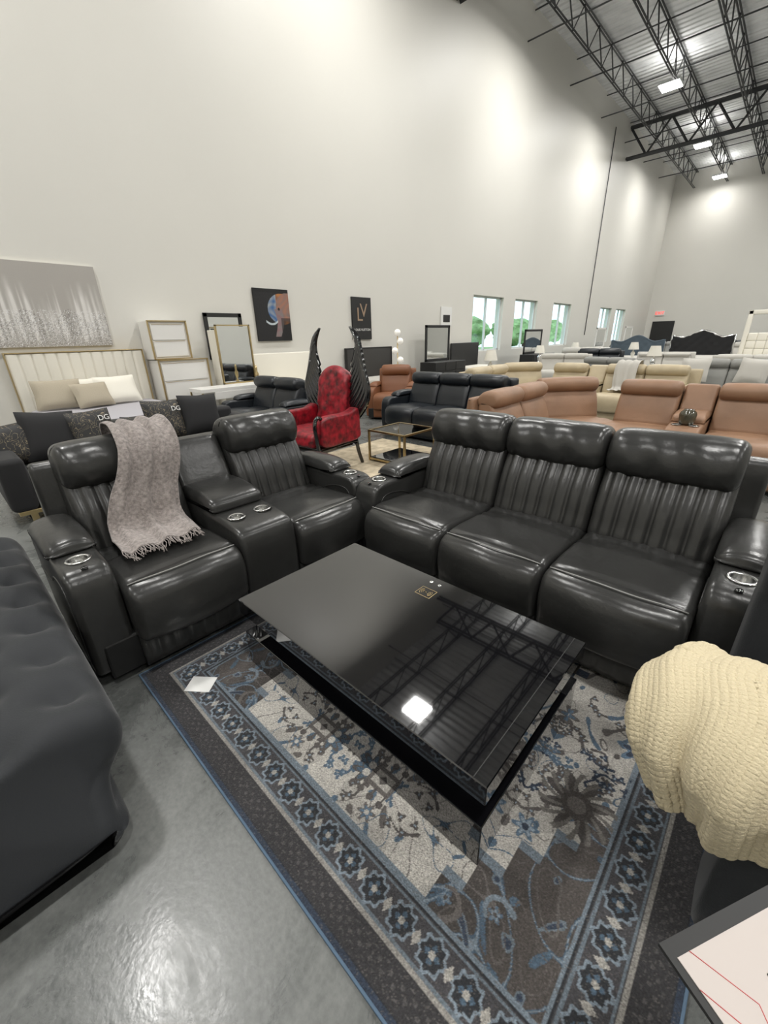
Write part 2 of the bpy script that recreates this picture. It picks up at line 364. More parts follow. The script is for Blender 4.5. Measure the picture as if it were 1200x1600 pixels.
# ---------------------------------------------------------------- rug
RX0,RX1,RY0,RY1=-1.95,.2,.285,3.285
def rugcol(U,V):
    x=RX0+U*(RX1-RX0); y=RY0+V*(RY1-RY0)
    xc=(RX0+RX1)/2; yc=(RY0+RY1)/2
    p=np.abs(x-xc); q=np.abs(y-yc); e=1.5-q; s=1.075-p; d=np.minimum(e,s)
    rng=np.random.RandomState(4)
    def L(*c): return np.array(lin(*c)[:3])
    cream=L(188,184,177); brown=L(76,71,68); dk=L(40,42,46); navy=L(50,60,76); blue=L(92,114,134); lb=L(142,156,168); gr=L(104,99,96)
    col=np.zeros(x.shape+(3,))+brown
    ps=np.floor(p/.07)*.07
    cm=((e-.22)>1.55*(ps-.40))&(d>.25)
    col[cm]=cream
    om=((e-.22)>1.55*(ps-.40)-.03)&(d>.24)&(~cm); col[om]=lb*.6
    def put(mask,c,mx=1.0): col[mask]=col[mask]*(1-mx)+c*mx
    w1=np.sin(9*p+3*np.sin(5*e))*np.sin(11*e+2.5*np.sin(7*p))
    put(cm&(w1>.45),cream*.84)
    f=np.sin(24*p+2.4*np.sin(16*e)+.6)+np.sin(22*e+2.6*np.sin(18*p)+1.1)
    g=np.sin(41*p+2.0*np.sin(23*e)+2.0)+np.sin(37*e+2.4*np.sin(29*p))
    put(cm&(np.abs(f-.9)<.06),gr); put(cm&(g>1.72),gr*.85); put(cm&(g<-1.75),blue*.8); put(cm&(np.abs(f+1.3)<.05),blue*.8)
    bm_=(~cm)&(~om)&(d>.24)
    put(bm_&(w1>.3),brown*.75)
    put(bm_&(np.abs(f)<.15),blue*.6); put(bm_&(np.abs(f)<.06),lb*.7); put(bm_&(g>1.7),lb*.5); put(bm_&(g<-1.75),blue*.65);put(bm_&(g>1.88),navy)
    put(bm_&(np.abs(f-1.2)<.09),gr*.8); put(bm_&(np.abs(f+1.2)<.07),gr*.7)
    def flower(cp,ce,r,npet,c1,c2,c3,rot=0):
        dx=p-cp; dy=e-ce; rr=np.sqrt(dx*dx+dy*dy)+1e-9; a=np.arctan2(dy,dx)+rot
        R=r*(.72+.28*np.cos(a*npet))
        put(rr<R,c1); put(rr<R*.68,c2); put(rr<r*.25,c3)
    def stroke(pts,w,c):
        P=sopen(pts,7); m=np.zeros(p.shape,bool)
        for k,(a) in enumerate(P):
            ww=w*(1-.5*k/len(P))
            m|=((p-a.x)**2+(e-a.y)**2)<ww*ww
        put(m,c)
    for k in range(90):
        cp=rng.uniform(0,.86); ce=rng.uniform(.29,1.3)
        if (ce-.27)>1.55*(cp-.38) :
            c=[gr*.75,navy,blue*.8,gr*.65][k%4]
            ang=rng.uniform(0,6.28); ln=rng.uniform(.05,.11)
            dx,dy=math.cos(ang),math.sin(ang)
            stroke([(cp,ce),(cp+dx*ln*.5-dy*.025,ce+dy*ln*.5+dx*.025),(cp+dx*ln,ce+dy*ln)],.0065,c)
            for t in (.2,.45,.7,.98):
                px,py=cp+dx*ln*t,ce+dy*ln*t
                sgn=1 if rng.rand()>.5 else -1
                flower(px-dy*.020*sgn,py+dx*.020*sgn,.017,3,c,c,lb,rng.uniform(0,6))
    for cp,ce,r,a,b,c in [(.72,.80,.12,gr*.55,brown*.9,gr),(.10,.40,.06,gr*.7,blue*.7,cream),(.38,.47,.05,navy,blue*.8,cream),(.5,.85,.06,blue,navy,lb),(.3,.9,.09,gr,navy,lb),(.82,1.15,.07,blue,navy,cream),(.55,1.15,.06,gr,blue,cream),(0,.62,.05,navy,blue,cream),(.62,.62,.045,blue,lb,navy),(.2,.3,.035,gr,blue,cream),(.25,.52,.055,gr*.7,brown,gr)]:
        flower(cp,ce,r,8 if r>.1 else 6,a,b,c,rng.uniform(0,3))
    dx=p-.72;dy=e-.80;rr=np.sqrt(dx*dx+dy*dy);a=np.arctan2(dy,dx)
    put((rr<.125)&(rr>.05)&(np.cos(a*14+rr*60)>.45),L(112,108,104))
    put((np.abs(p-.17)<.055)&(np.abs(e-.42)<.045),gr*.9); put((np.abs(p-.17)<.04)&(np.abs(e-.42)<.03),cream*.8); put((np.abs(p-.17)+np.abs(e-.42)<.022),gr*.7)
    for k in (-.045,0,.045):
        put(((p-.17-k)**2+(e-.345)**2)<.00018,gr*.7); put((np.abs(p-.17-k)<.004)&(np.abs(e-.365)<.02),gr*.7)
    md=(np.floor(p/.05)*.05*1.0+np.floor(q/.05)*.05*.75)
    put((md<.55)&(md>.50),navy); put(md<.50,brown); put((md<.44)&(md>.40),lb*.8); put(md<.2,cream)
    for k in range(18):
        cp=rng.uniform(.3,.80); ce=rng.uniform(.28,1.0)
        if (ce-.14)<1.55*(cp-.40):
            r=rng.uniform(.04,.075); a0=rng.uniform(0,6.28); dr=1 if rng.rand()>.5 else -1
            pts=[(cp+r*(1-.12*t)*math.cos(a0+dr*t*.8),ce+r*(1-.12*t)*math.sin(a0+dr*t*.8)) for t in range(5)]
            stroke(pts,.009,[blue*.75,lb*.6,gr*.9][k%3])
            flower(cp,ce,.022,5,blue*.75,lb*.65,brown,a0)
    bz=d<.24; put(bz,dk)
    put((d<.24)&(d>.228),lb*.6)
    put((d<.222)&(d>.112),L(66,65,68))
    for (al,ac,mk) in ((x-xc,e,(e<=s)),(y-yc,s,(s<e))):
        t=((al/.105)%1-.5)*.105
        w=ac-.167; rr=np.sqrt(t*t+w*w); a=np.arctan2(w,t)
        R=.046*(.9+.1*np.cos(a*8))
        b=mk&(d<.222)&(d>.112)
        put(b&(np.abs(np.abs(w)-.049)<.004),lb*.5)
        put(b&(rr<R),np.array(lb)*.72); put(b&(rr<R*.80),dk*1.1); put(b&(rr<R*.5)&(np.cos(a*4)>-.3),blue*.65); put(b&(rr<R*.22),cream*.75)
        t2=(((al/.105)+.5)%1-.5)*.105
        put(b&(np.abs(t2)+np.abs(w)*.6<.013),cream*.75)
    put((d<.112)&(d>.100),cream*.55)
    al=np.where(e<=s,x-xc,y-yc)
    put((d<.100)&(d>.022),L(52,51,53))
    put((d<.085)&(d>.04)&(np.sin(al*160)*np.sin(d*200)>.55),L(78,76,76))
    put(d<.018,navy*.9)
    n=rng.uniform(.75,1.25,x.shape)[...,None]
    n2=(1+.16*np.sin(x*9+3*np.sin(y*5))*np.sin(y*7+2*np.sin(x*6)))[...,None]
    wear=(rng.uniform(0,1,x.shape)>.92)[...,None]
    col=np.where(wear,col*.5+gr*.5,col)
    return np.clip(col*n*n2*1.05,0,1)
m_rug=M('rug_pile',(1,1,1,1),.95,bump=1.0,bscale=240,attr='Col',var=.25,vscale=180,sheen=.05)
def rp(U,V):
    return np.stack([RX0+U*(RX1-RX0),RY0+V*(RY1-RY0),.010+0*U],-1)
rugtop=top('area_rug','distressed blue, cream and brown area rug with medallion pattern','rug',(0,0,0))
painted('rug_face',680,940,rp,rugcol,m_rug,rugtop)
boxes('rug_binding',[(RX0-.005,RX1+.005,RY0-.005,RY0+.003,.001,.012),(RX0-.005,RX0+.003,RY0,RY1,.001,.012),(RX1-.003,RX1+.005,RY0,RY1,.001,.012),(RX0-.005,RX1+.005,RY1-.003,RY1+.005,.001,.012)],m_bluecord,rugtop,.003)
box('rug_backing',RX0,RX1,RY0,RY1,.0,.0095,m_blackmat,rugtop)
# ---------------------------------------------------------------- coffee table
T=top('coffee_table','low black high-gloss coffee table with floating top','table',(-.968,1.077,.011))
hx,hy=.66,.38
box('table_base',-hx+.005,hx-.005,-hy+.005,hy-.005,0,.185,m_blackgloss,T,.003)
box('table_core',-hx+.09,hx-.09,-hy+.09,hy-.09,.185,.295,m_blackgloss,T,.002)
box('table_top',-hx,hx,-hy,hy,.295,.372,m_blackgloss,T,.003,1)
box('end_panel',hx-.045,hx-.0425,-hy+.004,hy-.004,.3715,.3723,m_blackmat,T)
ox,oy=-.025,.245
sq=.042
boxes('charging_mark',[(ox-sq,ox+sq,oy-.034,oy-.032,.3721,.3727),(ox-sq,ox+sq,oy+.032,oy+.034,.3721,.3727),(ox-sq,ox-sq+.002,oy-.034,oy+.034,.3721,.3727),(ox+sq-.002,ox+sq,oy-.034,oy+.034,.3721,.3727)],m_gold,T)
arcs=[]
for s in (1,-1):
    for r in (.012,.020,.028):
        arcs.append(([(ox+s*(.004+r*math.cos(a)),oy+r*math.sin(a),.3726) for a in np.linspace(-.85,.85,9)],.0013))
arcs.append(([(ox-.003,oy,.3726),(ox+.003,oy,.3726)],.0028))
tubes('charging_symbol',arcs,m_gold,T,5)
for (bx,by) in ((ox-.035,oy+.09),(ox+.015,oy+.09)):
    lathe('touch_button',[(0,.0014),(.006,.0014),(.009,.0012),(.010,0)],(bx,by,.372),m_chr,T,20)
pt=box('price_tag',-.045,.045,-.06,.06,0,.0008,m_paper); pt.location=(-1.66,.46,.0125); pt.rotation_euler=(0,0,-.9); tag(pt,'white paper price tag lying on the rug','price tag')
# ---------------------------------------------------------------- grey throw on loveseat
def drape(name,path,cxs,ws,mat,par,nu=36,n=8,amp=.010,off=.014,seed=0,freq=5):
    P=sopen(path,n); m=len(P); V=[];F=[]
    for i,p in enumerate(P):
        d=P[min(i+1,m-1)]-P[max(i-1,0)]; nr=Vector((d.y,-d.x)).normalized()
        t=i/(m-1); c=np.interp(t,np.linspace(0,1,len(cxs)),cxs); w=np.interp(t,np.linspace(0,1,len(ws)),ws)
        for k in range(nu+1):
            u=-1+2*k/nu
            o=off+amp*(1+math.sin(u*freq*2+t*6+seed))+ .35*amp*math.sin(u*17+t*3)
            V.append((c+u*w/2+.01*math.sin(t*14+seed),p.x+nr.x*o,p.y+nr.y*o))
    for i in range(m-1):
        for k in range(nu):
            a=i*(nu+1)+k; F.append((a,a+1,a+nu+2,a+nu+1))
    ob=mesh(name,V,F,mat,par); md=ob.modifiers.new('s','SOLIDIFY'); md.thickness=.008; md.offset=0
    return ob,V
GT=top('throw_blanket','grey chenille throw draped over loveseat back','blanket',LOVE.location,LOVE.rotation_euler[2])
path=[(-.24,.545),(-.13,.545),(-.05,.545),(.02,.555),(.07,.60),(.085,.68),(.10,.76),(.105,.83),(.115,.92),(.16,1.0),(.24,1.055),(.33,1.068),(.43,1.05),(.49,.97),(.535,.85),(.545,.62)]
ob,VV=drape('throw_cloth',path,[-.47,-.46,-.43,-.38,-.33,-.30,-.29,-.29],[.38,.40,.38,.34,.31,.30,.30,.30],m_throw,GT,off=-.004,amp=-.012,nu=60)
fr=[]
for k in range(60):
    v=VV[k]
    x=v[0]; fr.append(([(x,v[1]+.01,v[2]),(x+random.uniform(-.01,.01),v[1]-.02,v[2]-.006),(x+random.uniform(-.02,.02),v[1]-.055-random.uniform(0,.015),v[2]-.014)],.0022))
f=tubes('fringe',fr,m_throw,GT,5); f['kind']='stuff'
# ---------------------------------------------------------------- charcoal rolled-arm armchair with knit throw
AC=top('armchair','charcoal velvet rolled-arm armchair beside the rug','chair',(0,0,0))
def rollarm(y0,zc,r):
    return [(y0-.10,.08),(y0-.105,.3),(y0-.11,zc-.14)]+[(y0+r*math.cos(a),zc+r*math.sin(a)) for a in np.linspace(math.radians(215),math.radians(-35),12)]+[(y0+.11,zc-.14),(y0+.105,.3),(y0+.10,.08)]
def mat_sw(x0,x1): return Matrix.Translation(((x0+x1)/2,0,0))
loft('rolled_arm',rollarm(1.03,.60,.15),.40,.03,m_char,AC,0,10,5,2,None,mat_sw(.16,.98))
loft('rolled_arm',rollarm(1.60,.83,.13),.44,.05,m_char,AC,0,10,5,2,None,mat_sw(.105,.98))
loft('seat_cushion',[(1.14,.3),(1.14,.48),(1.2,.545),(1.33,.565),(1.44,.545),(1.51,.48),(1.51,.3),(1.33,.28)],.38,.05,m_char,AC,0,10,5,3,None,mat_sw(.17,.91))
box('seat_base',.19,1.0,1.10,1.56,.08,.3,m_char,AC,.02,3)
loft('backrest',[(.84,.2),(.80,.5),(.80,.8),(.85,.90),(.95,.90),(1.02,.8),(1.02,.2)],.40,.05,m_char,AC,0,10,5,3,None,Matrix(((0,1,0,0),(1,0,0,1.32),(0,0,1,0),(0,0,0,1))))
sep('foot',[(x,x+.05,y,y+.05,0,.085) for x in (.22,.9) for y in (.96,1.60)],m_blackmat,AC)
KT=top('knit_throw','chunky cream knit throw draped over armchair arm','blanket',(0,0,0))
def knit():
    nw,ns=900,230
    R=.185; xs=.13; x1=.62; yc=1.03; zt=.768
    per_l=x1-xs
    Lw=2*per_l+math.pi*R; L1=R*math.pi/2
    base=np.zeros((nw,ns,3)); ph=np.zeros((nw,ns)); st_=np.zeros((nw,ns))
    for i in range(nw):
        w=i/(nw-1)*Lw
        if w<per_l: cx=x1-w; cy=yc; dx,dy=0,-1
        elif w<per_l+math.pi*R:
            a=(w-per_l)/R; cx=xs;cy=yc; dx,dy=-math.sin(a),-math.cos(a)
        else: cx=xs+(w-per_l-math.pi*R); cy=yc; dx,dy=0,1
        hang=.16+.035*math.sin(w*6+1)+.015*math.sin(w*15)
        if dy>.5: hang=.07
        for j in range(ns):
            s=j/(ns-1)*(L1+hang)
            if s<L1:
                th=s/R; o=R*math.sin(th)**.9; z=zt-.78*R*(1-math.cos(th))**1.05
            else:
                h=s-L1; o=R-.30*h; z=zt-.78*R-h
            rx=1.0+.18*max(0,-dx)
            X=cx+dx*o*rx; Y=cy+dy*o
            z+=.03*(Y-yc)/R*.6 + .06*min(.3,max(0,X-.02))
            drop=(zt-z)
            base[i,j]=(X,Y,z)
            ph[i,j]=-X+drop*max(0,-dx)*.9+.10*(Y-yc)+.012*math.sin(Y*22)
            st_[i,j]=(Y-yc)+ (-drop if dy<0 else drop)*abs(dy)
    du=np.gradient(base,axis=0); dv=np.gradient(base,axis=1)
    nrm=np.cross(du,dv); ln=np.linalg.norm(nrm,axis=2,keepdims=True)+1e-12; nrm/=ln
    cen=np.array([xs+.2,yc,.5]); sgn=np.sign(((base-cen)*nrm).sum(-1,keepdims=True)); nrm*=sgn
    nrm[:,:3]=np.array([0,0,1])
    env=np.clip((np.arange(ns)/(ns-1.0)-.12)/.4,.25,1)[None,:]
    fold=(.017*np.sin(ph*26+1.4*np.sin(st_*6))+.008*np.sin(ph*57+st_*6))*env
    rib=np.abs(np.sin(np.pi*ph/.0165))
    stitch=np.abs(np.sin(np.pi*(st_/.0125+.5*np.floor(ph/.0165))))
    k=.0065*rib*(.55+.45*stitch)
    P=base+nrm*(fold+k)[...,None]
    F=[]
    for i in range(nw-1):
        for j in range(ns-1):
            a=i*ns+j; F.append((a,a+1,a+ns+1,a+ns))
    o=mesh('throw_cloth',P.reshape(-1,3).tolist(),F,m_knit,KT)
    o2=o.modifiers.new('s','SOLIDIFY'); o2.thickness=.012; o2.offset=-1
knit()
# ---------------------------------------------------------------- tufted charcoal sofa (near, beside camera)
TS=top('tufted_sofa','charcoal velvet button-tufted sofa seat','sofa',(-2.25,-.40,0))
btn=[]
for i in range(-6,7):
    for j in range(-2,4):
        btn.append((i*.26+(.13 if j%2 else 0), 0.0+j*.2))
def tuft(x,y,z):
    if z>.34:
        m=min((x-a)**2+(y-b)**2 for a,b in btn)
        z-=.05*math.exp(-m/.003)
        z+=.012*min(1,m/.014)
    if z<.26: x*=1+.11*min(1,(.26-z)/.14)*(1 if x>0 else 0)
    return x,y,z
loft('tufted_seat',[(-.45,.05),(-.46,.2),(-.49,.35),(-.46,.44),(-.35,.47),(-.1,.475),(.15,.475),(.35,.47),(.46,.44),(.505,.36),(.485,.27),(.43,.215),(.41,.13),(.40,.05),(0,.04)],.98,.07,m_char,TS,0,120,7,6,tuft)
loft('backrest',[(-.5,.35),(-.52,.6),(-.5,.8),(-.42,.86),(-.3,.82),(-.27,.6),(-.27,.4)],.98,.06,m_char,TS,0,20,5,4)
sep('foot',[(x,x+.06,y,y+.06,0,.07) for x in (-.88,.85) for y in (-.40,.28)],m_blackmat,TS)
# ---------------------------------------------------------------- sign stand
SG=top('sign_stand','black sign stand holding a printed card','sign',(.24,.46,0))
lathe('stand_base',[(0,.015),(.11,.012),(.12,0)],(0.03,0,0),m_blackmat,SG)
tubes('stand_pole',[([(0.03,0,.01),(0.03,0,.745)],.009)],m_blackmat,SG,10)
ax=Vector((.497,.868,0)); bx_=Vector((.868,-.497,0))
A0=Vector((.086-.24,.437-.46,.755))
MW=Matrix(((ax.x,-bx_.x,0,A0.x),(ax.y,-bx_.y,0,A0.y),(0,0,1,A0.z),(0,0,0,1)))
box('card_holder',-.010,.31,-.23,.018,-.006,0,m_blackmat,SG,0,2,MW)
box('card',.0,.298,-.22,.0,0,.0012,m_card,SG,0,2,MW)
tubes('card_line',[([(.0,-.03,.0014),(.03,-.085,.0014),(.012,-.125,.0014),(.05,-.20,.0014)],.0006),([(.02,.0,.0014),(.055,-.06,.0014),(.02,-.13,.0014),(.06,-.19,.0014)],.0006),([(.0,-.10,.0014),(.04,-.15,.0014),(.02,-.2,.0014)],.0006)],m_redink,SG,4,MW)
text('card_lettering','A',.06,MW@Matrix.Translation((.094,-.068,.0016)),m_ink,SG,.0005)
# ---------------------------------------------------------------- tan & beige sectionals
def sectional(label,loc,mat,zt=.97):
    e=top('sectional_sofa',label,'sofa',loc)
    def X(x,y,rz): return Matrix.Translation((x,y,0))@Matrix.Rotation(rz,4,'Z')
    for y in (-.02,-.66): seat_unit(e,0,.63,mat,X(-.9,y,math.pi/2),False,'plain',zt)
    arm_unit(e,0,.2,mat,X(-.9,-1.08,math.pi/2),False,False)
    seat_unit(e,0,.80,mat,X(-.88,.69,math.pi/4),False,'plain',zt)
    for x in (-.12,): seat_unit(e,0,.64,mat,X(x,.72,0),False,'plain',zt)
    console_unit(e,0,.32,mat,X(.37,.72,0),False)
    for x in (.86,1.5): seat_unit(e,0,.64,mat,X(x,.72,0),False,'plain',zt)
    arm_unit(e,0,.2,mat,X(1.92,.72,0),False,False)
    shell=[(.40,.10),(.37,.4),(.40,.65),(.43,.86),(.465,.89),(.50,.86),(.515,.6),(.50,.3),(.48,.08)]
    loft('back_shell',shell,1.16,.025,mat,e,0,4,3,3,None,X(.82,.72,0))
    loft('back_shell',shell,.72,.025,mat,e,0,4,3,3,None,X(-.9,-.33,math.pi/2))
    loft('back_shell',shell,.42,.025,mat,e,0,4,3,3,None,X(-.88,.69,math.pi/4))
    boxes('base',[(-1.3,-.52,-1.1,.4,.0,.2),(-.5,1.9,.35,1.15,.0,.2)],m_blackmat,e)
    return e
TAN=sectional('tan brown leather reclining sectional with console',(-1.02,4.93,0),m_tan)
BEI=sectional('beige leather reclining sectional',(-3.0,7.75,0),m_beige)
JR=lathe('glass_jar',[(0,0),(.06,0),(.075,.02),(.08,.10),(.07,.13),(.05,.145),(.05,.155),(0,.16)],(0,0,0),m_olive); JR.location=(-.65,5.42,.575); tag(JR,'olive glass jar on the sectional console','jar')
dp_=[(.56,.60),(.55,.8),(.44,.97),(.33,1.0),(.2,.99),(.14,.9),(.10,.7),(.06,.54),(-.2,.53)][::-1]
GW=top('throw_blanket','cream throw draped over tan sectional','blanket',(.30,5.65,0))
drape('throw_cloth',dp_,[0,0],[.42,.42],m_cream,GW,amp=-.008,off=-.016)
GW2=top('throw_blanket','cream throw draped over beige sectional','blanket',(-2.1,8.47,0))
drape('throw_cloth',dp_,[0,0],[.36,.36],m_lgry,GW2,amp=-.008,off=-.016)
recliner('quilted_sofa','black leather quilted three-seat reclining sofa','sofa',(-3.78,5.45,0),0,'asssa',m_blk,w=.57,aw=.17,hi=False,style='quilt',cups=False,zt=.97)
recliner('quilted_loveseat','black leather quilted reclining loveseat','loveseat',(-6.0,3.62,0),0,'assa',m_blk,w=.6,aw=.17,hi=False,style='quilt',cups=False,zt=.97)
recliner('recliner_chair','rust brown leather recliner chair','chair',(-5.75,6.42,0),.5,'asa',m_rust,w=.6,aw=.17,hi=False,style='plain',cups=False,zt=1.0)
recliner('grey_sofa','light grey upholstered three-seat sofa','sofa',(-.5,10.6,0),0,'asssa',m_gry,w=.68,hi=False,style='plain',cups=False,zt=.97)
recliner('grey_loveseat','grey upholstered two-seat loveseat in the showroom','sofa',(-3.3,11.2,0),-.3,'assa',m_gry,w=.64,hi=False,style='plain',cups=False,zt=.95)
recliner('white_sofa','off-white upholstered three-seat sofa','sofa',(-.3,13.1,0),0,'asssa',m_lgry,w=.7,hi=False,style='plain',cups=False,zt=.95)
recliner('white_loveseat','off-white upholstered two-seat loveseat','sofa',(-5.0,13.2,0),.2,'assa',m_lgry,w=.66,hi=False,style='plain',cups=False,zt=.95)
recliner('dark_loveseat','black upholstered two-seat loveseat in the showroom','sofa',(-4.9,16.0,0),.1,'assa',m_blk,w=.66,hi=False,style='plain',cups=False,zt=1.0)
recliner('pale_loveseat','pale grey upholstered two-seat sofa','sofa',(-2.8,15.0,0),0,'assa',m_lgry,w=.66,hi=False,style='plain',cups=False,zt=.9)
for x in (-1.35,-.45,.35):
    pillow('throw_pillow',.48,.46,.16,m_lgry,'pale grey throw pillow on the grey sofa','pillow',(x,10.52,.54+.23),(math.radians(-18),random.uniform(-.1,.1),random.uniform(-.2,.2)),'pillows on the grey sofa',8)
# ---------------------------------------------------------------- glass and gold table, beige rug
GR=box('beige_rug',-4.5,-2.75,2.95,4.75,0,.012,M('beige_rug_pile',lin(185,172,148),.95,bump=.6,bscale=40,var=.25,vscale=9)); tag(GR,'beige patterned rug under the gold coffee table','rug')
G=top('glass_coffee_table','square smoked glass and gold frame coffee table','table',(-3.46,4.02,.013))
h=.30
boxes('table_frame',[(sx*h-.012,sx*h+.012,sy*h-.012,sy*h+.012,0,.40) for sx in (-1,1) for sy in (-1,1)]+[(-h,h,s*h-.012,s*h+.012,z,z+.022) for s in (-1,1) for z in (.02,.385)]+[(s*h-.012,s*h+.012,-h,h,z,z+.022) for s in (-1,1) for z in (.02,.385)],m_gold,G)
box('glass_top',-h+.012,h-.012,-h+.012,h-.012,.392,.402,m_smoke,G)
box('lower_shelf',-h+.012,h-.012,-h+.012,h-.012,.035,.05,m_blackgloss,G)
# ---------------------------------------------------------------- winged throne chair
W=top('winged_armchair','red crushed velvet throne chair with black carved wings','chair',(-4.06,3.16,.012),math.radians(5))
loft('seat',[(-.36,.33),(-.39,.42),(-.34,.49),(-.1,.51),(.2,.50),(.26,.42),(.26,.33),(0,.31)],.30,.05,m_red,W,0,10,5,4)
def tall(x,y,z):
    k=1-(abs(x)/.30)**2.2
    if z>.9: z=.9+(z-.9)*(.45+.55*max(0,k))
    dd=.018*abs(math.sin(x*14+z*14)*math.sin(x*14-z*14))
    return x,y-(dd if y<.3 else 0),z
loft('backrest',[(.20,.45),(.22,.7),(.26,1.0),(.31,1.17),(.36,1.19),(.40,1.13),(.37,.9),(.34,.6),(.33,.42)],.25,.04,m_red,W,0,24,5,5,tall)
for s in (-1,1):
    loft('armrest',[(-.33,.36),(-.36,.55),(-.33,.66),(-.2,.69),(.1,.69),(.27,.72),(.30,.5),(.28,.36),(0,.34)],.065,.03,m_red,W,s*.355,4,4,4)
    tubes('arm_frame',[(sopen([(s*.36,-.37,.30),(s*.37,-.41,.5),(s*.375,-.42,.62),(s*.37,-.37,.69),(s*.37,-.31,.66),(s*.37,-.33,.60)],5),.022)],m_blackgloss,W,8)
    tubes('leg',[(sopen([(s*.35,-.35,.33),(s*.37,-.41,.22),(s*.355,-.38,.1),(s*.37,-.41,.0)],5),[.035]*6+[.026]*5+[.02]*5)],m_blackgloss,W,8)
    tubes('leg',[(sopen([(s*.32,.30,.35),(s*.33,.34,.15),(s*.33,.40,0)],5),.024)],m_blackgloss,W,8)
    V=[];F=[]
    for k in range(9):
        r=Vector((s*(.22+.008*k),.30+.01*k,.50+.085*k))
        ln=.66-.02*k if k<6 else .54-.05*(k-6)
        tipdir=Vector((s*(.46-.052*k),.06,1)).normalized()
        n=14;w0=.062
        pts=[]
        for i in range(n+1):
            t=i/n; q=r+Vector((s*.18*math.sin(t*math.pi*.75)*(1-.04*k),0,0))+tipdir*ln*t+Vector((-s*.14*t*t,0,0))
            pts.append(q)
        for i,q in enumerate(pts):
            t=i/n; w=w0*(math.sin(math.pi*min(1,.18+t*.80))**.6)
            d=(pts[min(i+1,n)]-pts[max(i-1,0)]).normalized(); sd=Vector((d.z,0,-d.x))
            for (a,b) in ((-1,0),(-.3,-.022),(.3,-.022),(1,0),(.3,.016),(-.3,.016)):
                V.append(q+sd*a*w+Vector((0,b-.004*k,0)))
        o=len(V)-(n+1)*6
        for i in range(n):
            for j in range(6): F.append((o+i*6+j,o+i*6+(j+1)%6,o+(i+1)*6+(j+1)%6,o+(i+1)*6+j))
        F.append(tuple(o+n*6+j for j in range(6)))
    mesh('wing',V,F,m_blackgloss,W)
box('seat_rail',-.36,.36,-.37,.30,.27,.34,m_blackgloss,W,.015,3)
# ---------------------------------------------------------------- black pillow sofa
B=top('black_sofa','black velvet sofa with gold trimmed base','sofa',(-5.12,1.50,0),math.pi/2)
box('seat',-1.12,1.12,-.44,.2,.16,.45,m_vel,B,.04,4)
box('backrest',-1.2,1.2,.2,.44,.16,.72,m_vel,B,.05,4)
for s in (-1,1): box('armrest',min(s*1.12,s*1.32),max(s*1.12,s*1.32),-.46,.44,.14,.62,m_vel,B,.05,4)
box('gold_plinth',-1.28,1.28,-.42,.40,.10,.14,m_gold,B,.005)
sep('foot',[(x,x+.05,y,y+.05,0,.11) for x in (-1.2,1.15) for y in (-.38,.32)],m_gold,B)
def brocade():
    m=M('black_brocade',(.012,.012,.012,1),.6)
    N=m.node_tree.nodes;L=m.node_tree.links
    tc=N.new('ShaderNodeTexCoord');v=N.new('ShaderNodeTexNoise');v.inputs['Scale'].default_value=9;v.inputs['Detail'].default_value=1;v.inputs['Distortion'].default_value=3
    cr_=N.new('ShaderNodeValToRGB');cr_.color_ramp.interpolation='CONSTANT';E=cr_.color_ramp.elements;E[0].color=(.012,.012,.012,1);E[1].position=.50;E[1].color=(.20,.16,.10,1)
    e3=E.new(.53);e3.color=(.012,.012,.012,1)
    L.new(tc.outputs['Object'],v.inputs['Vector']);L.new(v.outputs['Fac'],cr_.inputs[0]);L.new(cr_.outputs[0],N['Principled BSDF'].inputs['Base Color']);return m
m_leo=brocade()
pl=[(.62,m_vel,.48,'plain'),(.98,m_leo,.44,'dg'),(1.35,m_leo,.34,'low'),(1.72,m_leo,.46,'dg'),(2.15,m_vel,.48,'plain'),(.30,m_leo,.40,'x')]
for y,mt,sz,k in pl:
    x=-5.23 if k!='low' else -4.98
    o=pillow('throw_pillow',sz,sz,.16,mt,'black velvet square throw pillow on the black sofa' if k=='plain' else 'black and gold patterned throw pillow on the black sofa','pillow',(x,y+.08,.455+sz/2*.95),(math.radians(-16),random.uniform(-.15,.15),math.pi/2+random.uniform(-.15,.15)),'pillows on the black sofa')
    if k=='dg':
        text('lettering','DG',.075,Matrix.Translation((0.12,-.083,.11))@Matrix.Rotation(math.pi/2,4,'X'),m_whiteink,o,.002)
